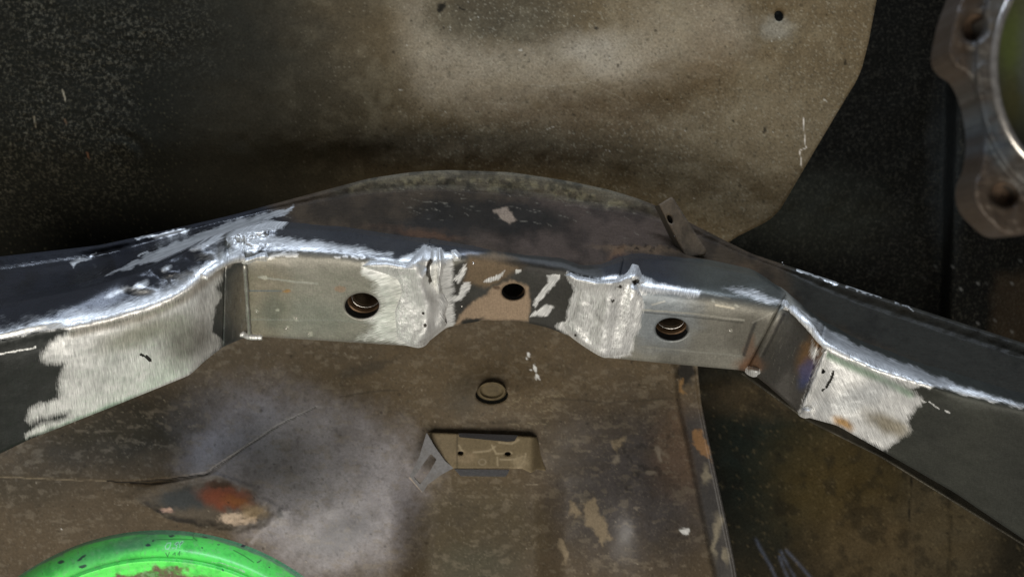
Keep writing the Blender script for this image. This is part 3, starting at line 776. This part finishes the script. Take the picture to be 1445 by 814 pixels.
def paint_sheet(px, py):
    p = Paint(px, py, '64563f', rough=.8, warp=4)
    x, y = px, py
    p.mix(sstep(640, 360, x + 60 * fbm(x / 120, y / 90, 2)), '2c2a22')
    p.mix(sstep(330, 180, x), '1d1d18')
    p.ell(440, 170, 130, 80, '3d3628', soft=.9, a=.6)
    # pale dust lying on the ridge
    dist = ldist(p.wx, p.wy, ridge1)
    p.mix(sstep(75, 15, dist + 14 * fbm(x / 25, y / 25, 88)) * sstep(540, 600, x) * .8, '8d806a')
    p.ell(880, 85, 80, 34, '9b907c', rot=8, soft=.7, a=.7)
    p.ell(940, 40, 70, 50, '84765e', soft=.8, a=.6)
    p.ell(705, 22, 100, 40, '463f31', soft=.6, a=.75)  # shade of the pressed recess, painted in as darker brown
    p.ell(820, 160, 150, 32, '655642', soft=.8, a=.6)
    p.ell(960, 130, 60, 50, '62543f', soft=.8, a=.5)
    p.ell(1010, 60, 40, 60, '70604a', soft=.8, a=.4)
    p.ell(1090, 230, 120, 120, '75674f', soft=.8, a=.7)
    p.ell(700, 215, 200, 30, '4a3f30', soft=.9, a=.6)
    p.ell(1098, 40, 24, 16, '8d8675', soft=.7, a=.6)
    p.noise(2.6, .40, .12, '3b362b', .45, 91, mask=sstep(500, 620, x))
    p.noise(2.2, .42, .10, '9c937c', .4, 92, mask=sstep(520, 640, x))
    p.tar = tar_mask(x, y) * .9
    rt = sstep(330, 560, x)
    p.specks(9, .35, .6, 1.8, '2a251c', .5, 201, rt); p.specks(17, .22, .8, 3.0, '2a251c', .7, 211, rt); p.specks(7, .3, .5, 1.4, 'b3a78c', .35, 221, rt)
    p.specks(6, .4, .5, 1.6, '8a8266', .3, 231, 1 - sstep(180, 330, x)); p.specks(10, .3, .6, 1.6, '6a6048', .25, 241, 1 - rt)
    p.noise(24, .22, .25, '8f8369', .15, 252, mask=rt)
    rs = random.Random(3)
    spots = [(622,10,5,4.5,.95),(655,15,2.5,2.5,.9),(581,30,2,1.6,.8),(842,42,3,1.6,.8),(1193,85,3,4,.7),(1078,182,3,5,.8),(1035,172,3,1.5,.8),(742,79,1.6,2,.8),(745,88,1.6,1.6,.7)]
    for i in range(150): spots.append((rs.uniform(540,1210), rs.uniform(0,300), rs.uniform(.6,1.5), rs.uniform(.5,1.3), rs.uniform(.4,.9)))
    for cx, cy, rx, ry, a in spots: p.ell(cx, cy, rx, ry, '1f1c16', soft=.35, a=a)
    for i in range(70): p.ell(rs.uniform(540,1200), rs.uniform(0,300), rs.uniform(.5,1.2), rs.uniform(.5,1), 'c8c0ac', soft=.4, a=.6)
    for cx, cy, l, c in [(90,135,7,'b0a58c'),(49,172,8,'b7a98c'),(92,172,3,'9c7a5c'),(124,220,4,'9a6a4c')]:
        p.line([(cx - 1, cy - l), (cx + 1.5, cy + l)], .9, c)
    p.line([(1133.5,167),(1135,195),(1137.5,209),(1128,213),(1131,235)], .55, 'e0d3be', 1, .5)
    p.line([(745,118),(770,123),(830,116),(880,140),(885,146)], .5, '9d937e', .5, .6)
    return p
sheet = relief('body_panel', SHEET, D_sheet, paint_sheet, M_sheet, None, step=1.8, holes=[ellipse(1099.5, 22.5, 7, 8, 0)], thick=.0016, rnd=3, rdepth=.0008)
tag(sheet, 'dusty tan sheet metal panel with rounded corner and small round hole, above the crossmember', 'panel')

# ================================================================== dark wheel well behind
def D_well(px, py):
    d = .66 + .00 * px
    d = d - .05 * sstep(1330, 1352, px + (py - 200) * .03)
    d = d + .03 * sstep(1360, 1500, px)
    return d + .004 * fbm(px / 60, py / 60, 21)
def paint_well(px, py):
    p = Paint(px, py, '11100e', rough=.9, warp=3)
    p.ell(1335, 240, 22, 110, '333533', soft=.9, a=.6)
    p.ell(1120, 300, 120, 60, '26261f', soft=.8)
    p.poly([(1405,390),(1460,380),(1460,500),(1395,480)], '3a2f22', 12, a=.7)
    p.noise(2.4, .62, .05, '8a877e', .5, 23, mask=sstep(1290, 1350, px) * sstep(320, 380, py))
    p.tar[:] = .25
    return p
well = relief('wheel_well', [(560,-80),(1560,-80),(1560,640),(560,640)], D_well, paint_well, M_dark, None, step=4, thick=.002)
tag(well, 'dark grimy wheel well wall behind the tan panel at the upper right', 'panel')

# ================================================================== lower panels
def D_rear(px, py):
    d = .565 + .00005 * (py - 500)
    d = d - .0025 * sstep(1282, 1288, px) + .002 * sstep(1335, 1345, px)
    return d + .006 * fbm(px / 130, py / 110, 33)
def paint_rear(px, py):
    p = Paint(px, py, '27231a', rough=.7, warp=4)
    p.ell(1080, 640, 80, 120, '1d211b', soft=.8)
    p.ell(1180, 680, 90, 80, '45391f', soft=.9, a=.7)
    p.ell(1240, 780, 90, 60, '52452f', soft=.9, a=.7)
    p.ell(1340, 740, 60, 90, '4c422f', soft=.8, a=.7)
    p.ell(1075, 560, 70, 30, '4a3d2a', soft=.8, a=.6)
    p.line([(1286,672),(1282,735)], .8, '100f0c', .9)
    p.line([(1345,720),(1335,814)], 1.0, '2a261c', .6)
    for q in ([(1066,760),(1088,800),(1096,816)],[(1102,778),(1122,816)],[(1110,776),(1146,816)],[(1100,785),(1112,816)]): p.line(q, 1.5, '70788c', .32, 2.5)
    p.noise(18, .25, .2, '1c1a14', .5, 35); p.specks(10, .3, .6, 1.8, '7a6a4c', .25, 341); p.specks(12, .3, .6, 2.2, '100e0b', .6, 351); p.noise(3, .42, .12, '6a5d42', .3, 36)
    return p
rear = relief('rear_panel', [(620,440),(1060,450),(1200,520),(1560,620),(1560,900),(620,900)], D_rear, paint_rear, M_sheet, None, step=3, thick=.002)
tag(rear, 'dark olive brown panel set back at the lower right, streaked with scratches', 'panel')

SEAM = [(-90,668),(0,672),(110,676),(180,679),(240,674),(290,667),(345,630),(395,598),(445,574)]
PAN = [(-90,430),(960,430),(984,512),(986,535),(990,570),(1000,620),(1013,680),(1026,740),(1038,800),(1050,880),(-90,880)]
def dent_r(px, py):
    wob = .22 * fbm(px / 34, py / 22, 77) + .08 * fbm(px / 9, py / 9, 78)
    hy = np.interp(px, [185, 230, 300, 350, 390], [14, 26, 37, 40, 26])
    return np.hypot((px - 287) / 98, (py - np.interp(px, [190, 290, 390], [704, 708, 724])) / hy) + wob
def D_pan(px, py):
    d = .505 + .0 * px
    d = d + .018 * np.exp(-((py - 600) / 60) ** 2) * sstep(420, 150, px)
    d = d - .017 * np.exp(-(((px - 430) / 150) ** 2 + ((py - 730) / 150) ** 2))
    d = d - .030 * np.exp(-(((px - 890) / 75) ** 2 + ((py - 740) / 120) ** 2))
    tun = sstep(550, 610, px) * sstep(800, 750, px) * sstep(635, 715, py)
    d = d + .018 * tun
    d = d - .006 * np.exp(-((px - 694) / 60) ** 2 - ((py - 556) / 34) ** 2)
    # lapped seam on the left
    ys = np.interp(px, [p[0] for p in SEAM], [p[1] for p in SEAM])
    lap = np.interp(px, [-90, 150, 200, 280, 330, 445, 470], [.0006, .0008, .004, .004, .0016, .0006, 0])
    d = d - lap * sstep(1.2, -.6, py - ys) * sstep(60, 0, ys - py)
    # dented rusty patch
    e = dent_r(px, py)
    d = d + 0.0022 * sstep(1.05, .6, e) - .0008 * np.exp(-((e - 1.02) / .14) ** 2)
    d = d - .0025 * np.abs(fbm(px / 9, py / 7, 66)) * np.exp(-((px - 340) / 30) ** 2 - ((py - 732) / 13) ** 2)
    d = d - .002 * np.abs(fbm(px / 8, py / 6, 67)) * np.exp(-((px - 238) / 24) ** 2 - ((py - 721) / 8) ** 2)
    # folded lip along the right edge
    xe = np.interp(py, [430, 512, 570, 680, 800, 880], [960, 984, 990, 1013, 1038, 1050])
    d = d + .003 * sstep(36, 28, xe - px) - .002 * sstep(6, 2, xe - px)
    return d + .002 * fbm(px / 150, py / 120, 41) + .00018 * fbm(px / 20, py / 20, 43)
def paint_pan(px, py):
    p = Paint(px, py, '594d3c', rough=.6, warp=4)
    x, y = px, py
    p.ell(700, 520, 260, 60, '62543f', soft=.8, a=.7)
    p.ell(180, 610, 130, 46, '23231b', rot=-16, soft=.6, a=.85)  # beam's shadow below the left arm, painted as a dark ellipse
    p.ell(45, 690, 60, 22, '35332a', soft=.7, a=.7)
    p.ell(150, 700, 150, 60, '5a4f3f', soft=.9, a=.6)
    p.ell(470, 700, 120, 110, '989497', soft=.6, rough=.42)  # bluish sheen of the left bulge, painted in as paler greys
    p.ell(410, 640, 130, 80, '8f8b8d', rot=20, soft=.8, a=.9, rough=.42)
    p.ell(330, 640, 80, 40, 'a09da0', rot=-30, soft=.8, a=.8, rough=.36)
    p.ell(480, 755, 50, 24, '3f3f42', rot=-25, soft=.7, a=.6)
    p.ell(890, 690, 110, 110, '4e4947', soft=.7, rough=.42)
    p.ell(960, 640, 40, 60, '6a5440', soft=.8, a=.6)
    p.ell(675, 750, 85, 70, '524938', soft=.6, rough=.7)
    p.ell(675, 800, 60, 30, '4c4d40', soft=.8, a=.5)
    p.noise(70, .15, .4, '453d31', .3, 51); p.noise(3, .40, .15, '8a8070', .25, 52); p.noise(5, .35, .2, '3a352b', .3, 53)
    p.specks(10, .35, .6, 1.8, '241f18', .4, 301); p.specks(19, .2, .8, 3.2, '241f18', .6, 311); p.specks(8, .3, .5, 1.5, 'a59a84', .3, 321)
    p.noise(22, .25, .16, '4a4134', .22, 331); p.noise(14, .3, .12, '857a68', .3, 332, st=.5)
    rs0 = random.Random(21)
    for i in range(60):
        cx = rs0.uniform(0, 980); cy = rs0.uniform(490, 810); a_ = rs0.uniform(-.9, .9); L_ = rs0.uniform(4, 22)
        p.line([(cx, cy), (cx + L_ * math.cos(a_), cy + L_ * math.sin(a_))], .3, rs0.choice(['9a907e', '2a251d', '8d8576']), rs0.uniform(.25, .6), .6)
    # rust patch
    p.mix(sstep(1.1, .85, dent_r(x, y)) * .7, '5a5349')
    p.line([(150,678),(180,680.5),(240,675.5),(292,668.5),(345,631.5),(395,599.5),(445,575)], .9, '0e0c09', 1, .5)  # lap gap and the shadow under the overlap, both painted as dark lines
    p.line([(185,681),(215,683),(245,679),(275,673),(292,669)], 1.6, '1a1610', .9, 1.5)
    p.line([(-90,669),(0,673),(110,677),(150,678)], .6, '8a7d66', .7, .6)
    p.ell(258, 703, 34, 16, '3c4244', soft=.6, a=.8)
    p.ell(318, 702, 36, 17, '6e4434', rot=8, soft=.5, a=.95, rough=.7)
    p.ell(312, 704, 20, 10, '7c4632', rot=10, soft=.6, a=.8)
    p.ell(335, 708, 18, 8, '8a5a30', soft=.7, a=.6)
    p.ell(310, 685, 18, 5, '3a3025', soft=.6, a=.8)
    cr = np.exp(-((x - 335) / 32) ** 2 - ((y - 732) / 10) ** 2)
    p.mix(sstep(.35, .7, cr + .3 * fbm(x / 6, y / 5, 68)), 'c2ae98', rough=.8)
    p.ell(358, 722, 16, 10, '9a8565', soft=.6, a=.8)
    p.mix(sstep(.45, .8, np.exp(-((x - 236) / 14) ** 2 - ((y - 720) / 5) ** 2) + .3 * fbm(x / 5, y / 4, 69)), 'b89a88', rough=.8)
    p.line([(355,765),(368,748),(385,737)], 2.2, 'a09a98', .6, 2)
    p.ell(394, 722, 4, 9, '3b3c3a', soft=.6, a=.7)
    # right bulge: tan paint scabs
    for pts in ([(806,705),(812,706),(816,726),(808,733),(804,722)],[(820,706),(836,701),(843,722),(856,738),(862,760),(852,770),(842,752),(828,740),(822,722)],[(785,760),(794,762),(801,785),(797,795),(788,778)],[(862,620),(884,618),(878,630),(868,640)]):
        p.poly(pts, '8a7c66', 2.5, a=.85, rough=.7)
    for cx, cy, rx, ry in [(899,716,3,2),(868,647,4,8),(916,665,10,3),(930,640,4,10)]: p.ell(cx, cy, rx, ry, '8e8474', soft=.5, a=.6)
    p.noise(10, .35, .12, '2c2926', .6, 57, mask=np.exp(-((x - 900) / 60) ** 2 - ((y - 650) / 60) ** 2))
    # lip along the right edge: dark, a rust scab
    xe = np.interp(y, [430, 512, 570, 680, 800, 880], [960, 984, 990, 1013, 1038, 1050])
    p.mix(sstep(36, 24, xe - x) * sstep(560, 600, y) * .75, '37383a', rough=.45)
    p.ell(969, 525, 14, 16, '1a1916', soft=.3, a=.9)
    p.poly([(958,536),(964,534),(966,556),(960,552)], '8a6a42', 2, a=.8)
    p.poly([(979,602),(990,606),(998,628),(1003,650),(990,642),(980,628)], '836444', 2.5)
    for cx, cy, rx, ry in [(1012,740,6,16),(1025,785,5,10),(1008,765,4,20),(995,670,5,12)]: p.ell(cx, cy, rx, ry, '8f8672', soft=.6, a=.7)
    # plug surround, scratches, spots
    p.ell(660, 556, 26, 30, '403c33', soft=.8, a=.5)
    rs = random.Random(9)
    for i in range(26):
        cx = rs.uniform(700, 790); cy = rs.uniform(555, 600); L_ = rs.uniform(4, 14)
        p.line([(cx, cy), (cx + L_, cy + rs.uniform(-5, 5)), (cx + L_ * 1.6, cy + rs.uniform(-6, 6))], .5, '8b8068', rs.uniform(.3, .7), .6)
    p.poly([(475,530),(500,518),(540,508),(560,503),(545,520),(510,532)], '3c362d', 5, a=.6)
    p.line([(480,560),(520,553),(560,550)], 1.2, '3a342a', .6); p.line([(780,562),(860,568),(950,562)], 1.2, '3a342a', .5)
    for i in range(60): p.ell(rs.uniform(0, 980), rs.uniform(480, 810), rs.uniform(.5, 1.3), rs.uniform(.5, 1.2), 'a59b88', soft=.4, a=.6)
    for i in range(60): p.ell(rs.uniform(0, 980), rs.uniform(480, 810), rs.uniform(.6, 2), rs.uniform(.5, 1.5), '1d1b17', soft=.4, a=.6)
    p.ell(86, 744, 1.6, 1.6, 'd8d4cc', soft=.3)
    # white paint drips
    for cx, cy, rx, ry in [(745,502,2.6,3.6),(744,510,1.6,2),(748.5,522,2,2.6),(758,518,2.2,9),(756.5,534,3,3.4),(966,748,6.5,4.5)]: p.ell(cx, cy, rx, ry, 'e4e4e0', soft=.25, rough=.6)
    return p
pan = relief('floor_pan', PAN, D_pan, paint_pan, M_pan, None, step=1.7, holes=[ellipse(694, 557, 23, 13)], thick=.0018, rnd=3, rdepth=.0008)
tag(pan, 'scuffed brown grey floor pan with a lapped seam and rusty dent, below the crossmember', 'panel')

# plug in the pan's hole
def D_plug(px, py):
    e = np.hypot((px - 694) / 21, (py - 551) / 13.5)
    return .4975 - .0018 * np.exp(-((e - .86) / .12) ** 2) + .001 * sstep(.7, .2, e) * 0 + .004 * sstep(.93, 1.02, e)
plug = relief('floor_plug', ellipse(694, 551, 21.5, 14) , D_plug, lambda a, b: Paint(a, b, '62563f', rough=.6).noise(9, .1, .4, '463d2e', .6, 3), M_pan, None, step=1.2, thick=.006)
tag(plug, 'round dirty metal plug in the floor pan hole above the stamped bracket', 'plug')

# stamped bracket
brk = thing('stamped_bracket', 'stamped folded bracket with a slotted side flange, fixed to the floor pan', 'bracket')
DB = .4965
def paint_bp(px, py):
    p = Paint(px, py, '74674f', rough=.65)
    p.ell(625, 630, 26, 22, '7b6e58', soft=.7, a=.7)
    p.ell(655, 645, 16, 8, '8d7d64', soft=.5, a=.7)
    for q in ([(648,628),(652,636)],[(668,638),(690,636),(699,630)],[(704,624),(722,626),(732,620)],[(702,640),(722,639)],[(706,648),(726,648),(738,644)],[(702,646),(702,656)],[(694,628),(700,640)],[(732,660),(740,650),(742,640)]):
        p.line(q, 1.2, 'a3957a', .8, 1.2)
    p.ell(735, 652, 10, 10, '94866c', soft=.6, a=.7)
    e = np.hypot((px - 680.5) / 5, (py - 651.5) / 4); p.mix(np.exp(-((e - 1) / .22) ** 2), '8a7e68')
    p.mix(sstep(647, 645, px) * sstep(643, 645, px) * .6, '3c362c')
    return p
def D_bp(px, py): return DB - .00006 * (py - 640) + .010 * sstep(748, 770, px) + .004 * sstep(612, 603, px)
face = relief('face_plate', [(603,610),(648,611.5),(729,614.5),(757,616.5),(762,628),(766,646),(770,664),(757,662),(749,667),(737,661),(640,661),(626,651),(612,630)], D_bp, paint_bp, M_pan, brk, step=1.2, holes=[ellipse(650,639,4.2,2.8),ellipse(716.5,640,4.6,2.8)], thick=.0016, rnd=2, rdepth=.0006)
for cx in (650, 716.5):
    relief('screw_hole_shade', ellipse(cx, 639.5, 5, 3.6), lambda a, b: DB + .003 + 0 * a, lambda a, b: Paint(a, b, '14120f'), M_pan, face, step=1.2, thick=.001)  # dark discs behind the openings paint in the shade of the holes
def D_sf(px, py):
    u = ((612 - px) * .9 + (py - 630) * .35) / 40
    return DB - .0025 - .0045 * np.clip(u, -.4, 1.6)
sl = [(608,640),(616,648),(606,666),(593,683),(584,673),(596,656)]
sf = relief('side_flange', [(602,610),(613,629),(628,650),(640,660),(622,670),(604,683),(596,695),(577,674),(592,643)], D_sf, lambda a, b: Paint(a, b, '7e7d7e', rough=.5).noise(12, .2, .4, '6e6a66', .6, 4).line([(578,674),(594,694)], 1.3, 'b8a898', .9), M_pan, brk, step=1.1, holes=[sl], thick=.0012, rnd=0)
relief('upper_lip', [(647,611),(731,614.2),(726,622),(716,623),(648,616.5)], lambda a, b: DB - .0035 + .0006 * (618 - b), lambda a, b: Paint(a, b, '8c8c90', rough=.5), M_pan, brk, step=1.1, thick=.001)
relief('lower_lip', [(641,661.5),(719,662.5),(716,669),(713,672.5),(650,671.5)], lambda a, b: DB - .0012 - .0004 * (b - 661), lambda a, b: Paint(a, b, '8c8c90', rough=.5).line([(650,671),(713,672)], .9, '9a958c', .8), M_pan, brk, step=1.1, thick=.001)

# ================================================================== green hoop, lower left
RC = (224, 1095); RA = 345
def D_ring(px, py):
    r = np.hypot(px - RC[0], (py - RC[1])); t = (RA - r) / 74.0
    t = np.clip(t, 0, 1)
    z = np.sqrt(np.clip(1 - (2 * t - 1) ** 2, 0, 1))
    return .425 - .030 * z - .003 * sstep(.5, .56, t) * sstep(.7, .56, t)
def paint_ring(px, py):
    p = Paint(px, py, '6cff6c', rough=.34, warp=1.5)
    x, y = px, py
    r = np.hypot(x - RC[0], y - RC[1]); dep = RA - r
    n = fbm(x / 16, y / 8, 3)
    p.mix(sstep(4.5, 2, dep + 2 * n) * .7, '6d7484')
    p.ell(150, 780, 60, 14, '6aa87c', rot=-20, soft=.8, a=.5)
    p.ell(200, 764, 42, 10, '5f7a6a', rot=-10, soft=.6, a=.6)
    p.mix(sstep(-1, 1, (dep - 52) / 5 + 2.2 * fbm(x / 11, y / 9, 8) - np.abs(x - 235) / 50 + .3), '6e5f4f', rough=.75)
    p.noise(14, .3, .25, '2fb044', .4, 12); p.noise(5, .3, .15, '9fd09a', .3, 13); p.noise(3, .45, .1, '4a5a4a', .25, 14)
    for cx, cy, rx, ry, rot in [(343,770,3,2.2,30),(209,769.5,4,2.4,0),(217,763,2,1.2,-30),(243,754,4,1.6,0),(86,792,5,3,-20),(115,786,8,2,-28),(286,772,1.4,1.2,0),(310,767,2.4,.9,0),(366,791,3,.9,-40),(289,757,3,1,20),(117,797,6,2.4,-15),(380,800,1.2,.8,0),(315,804,1.2,1.6,0)]:
        p.ell(cx, cy, rx, ry, '3a3848', rot=rot, soft=.3, a=.9)
    for q in ([(330,776),(345,784),(358,793)],[(272,752),(273,759),(278,762)],[(222,761),(250,760),(272,761)]): p.line(q, .6, '2a6a35', .8, .6)
    # chalk scrawl
    for q in ([(241,765),(236,766),(233,770),(233.5,774),(237,774),(240,770),(241,765.5)],[(243,773),(246,772.5)],[(247,768),(249,765),(252,764),(251,767),(248,768.5),(250,770),(248,774)],[(253,768),(255,764),(258,763),(257,766),(254,768.5),(253,772)]):
        p.line(q, .55, 'c8ffd8', .95, .45)
    for q in ([(248.5,767.5),(251,765.5)],[(254.5,767),(257,764.5)],[(234,780),(236.5,785),(239,779)],[(244,782),(247,779),(247,783)],[(251,782),(254,777),(253,783)]): p.line(q, .6, '3a5a48', .85, .5)
    p.bline([(300,793),(320,797),(345,806)], .1, 3)
    return p
a = np.radians(np.linspace(232, 308, 60))
outer = [(RC[0] + RA * math.cos(t), RC[1] + RA * math.sin(t)) for t in a] + [(RC[0] + (RA - 74) * math.cos(t), RC[1] + (RA - 74) * math.sin(t)) for t in a[::-1]]
ring = relief('green_hoop', outer, D_ring, paint_ring, M_green, None, step=.9, thick=.003)
tag(ring, 'bright green painted curved hoop with chipped paint in the lower left corner', 'hoop')

# ================================================================== flange, upper right, close to the lens
fl = thing('hub_flange', 'brownish cast flange with bolt ears and a round bore at the upper right corner', 'flange')
DF = .21
FO = smooth_poly([(1341,0),(1329,40),(1324,76),(1334,95),(1353,110),(1368,146),(1375,194),(1370,234),(1360,262),(1364,292),(1384,316),(1410,333),(1450,327),(1500,312),(1600,300),(1672,220),(1690,95),(1660,-40),(1560,-110),(1440,-110),(1370,-60)], 5) + np.array([12, 0])
bore = ellipse(1502, 95, 100, 150, 0, 80)
def D_fl(px, py):
    e = np.hypot((px - 1502) / 100, (py - 95) / 150)
    return DF + .004 * sstep(1.5, 1.25, e) * 0 - .003 * sstep(1.28, 1.22, e) + .0008 * fbm(px / 20, py / 20, 5)
def paint_fl2(px, py):
    p = Paint(px, py, '473e35', rough=.45)
    e = np.hypot((px - 1502) / 100, (py - 95) / 150)
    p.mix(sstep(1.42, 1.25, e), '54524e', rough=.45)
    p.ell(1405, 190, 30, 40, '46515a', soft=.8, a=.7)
    p.noise(14, .1, .4, '3a2f25', .5, 6)
    return p
h1 = ellipse(1375, 39, 15, 19, 20); h2 = ellipse(1417, 274, 18, 15, 20)
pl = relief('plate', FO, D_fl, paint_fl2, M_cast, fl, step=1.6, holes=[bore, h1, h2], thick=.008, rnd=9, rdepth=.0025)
def sleeve(name, e, d0, seq, mat, parent, shift=(0, 0)):
    e = np.array(e); c = e.mean(0); V = []; m = len(e); F = []
    for f, dd in seq:
        q = c + (e - c) * f; V.append(P(q[:, 0], q[:, 1], d0) + np.array([shift[0] * dd, dd, shift[1] * dd]))
    V = np.concatenate(V)
    for i in range(len(seq) - 1):
        for j in range(m):
            k = (j + 1) % m; F.append((i*m+j, i*m+k, (i+1)*m+k, (i+1)*m+j))
    F.append(tuple(range((len(seq)-1)*m, len(seq)*m)))
    me = bpy.data.meshes.new(name); me.from_pydata([tuple(v) for v in V], [], F)
    for p_ in me.polygons[:-1]: p_.use_smooth = True
    return link(name, me, mat, parent)
M_earhole = plain('ear_bore', '6a5848', .4, .2)
for e in (h1, h2):
    s = sleeve('bolt_hole', e, DF + .002, [(1.02, 0), (.95, .0015), (.9, .0035)], M_earhole, pl, (.5, 0))
    sleeve('through_hole', np.array(e) * .48 + np.array(e).mean(0) * .52 + np.array([6, 0]), DF + .0053, [(1, 0), (1, .02)], M_black, pl)
be = np.array(bore); be = np.concatenate([be, be[:1], be[1:2]])
tube('bore_rim', P(be[:, 0], be[:, 1], DF - .0032), np.full(len(be), .0011), M_rim, fl, 8, cap=False)
def paint_bore_reflection(px, py):  # greenish reflection inside the bore, painted as colour patches on a disc
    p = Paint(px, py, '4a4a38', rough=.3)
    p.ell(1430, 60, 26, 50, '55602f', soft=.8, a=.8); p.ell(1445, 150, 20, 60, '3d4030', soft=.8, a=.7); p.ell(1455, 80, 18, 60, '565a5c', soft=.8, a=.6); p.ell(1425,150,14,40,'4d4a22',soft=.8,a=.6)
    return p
relief('bore_reflection_disc', ellipse(1502, 95, 102, 152, 0, 80), lambda a, b: DF + .006 + 0 * a, paint_bore_reflection, M_cast, fl, step=3, thick=.004)
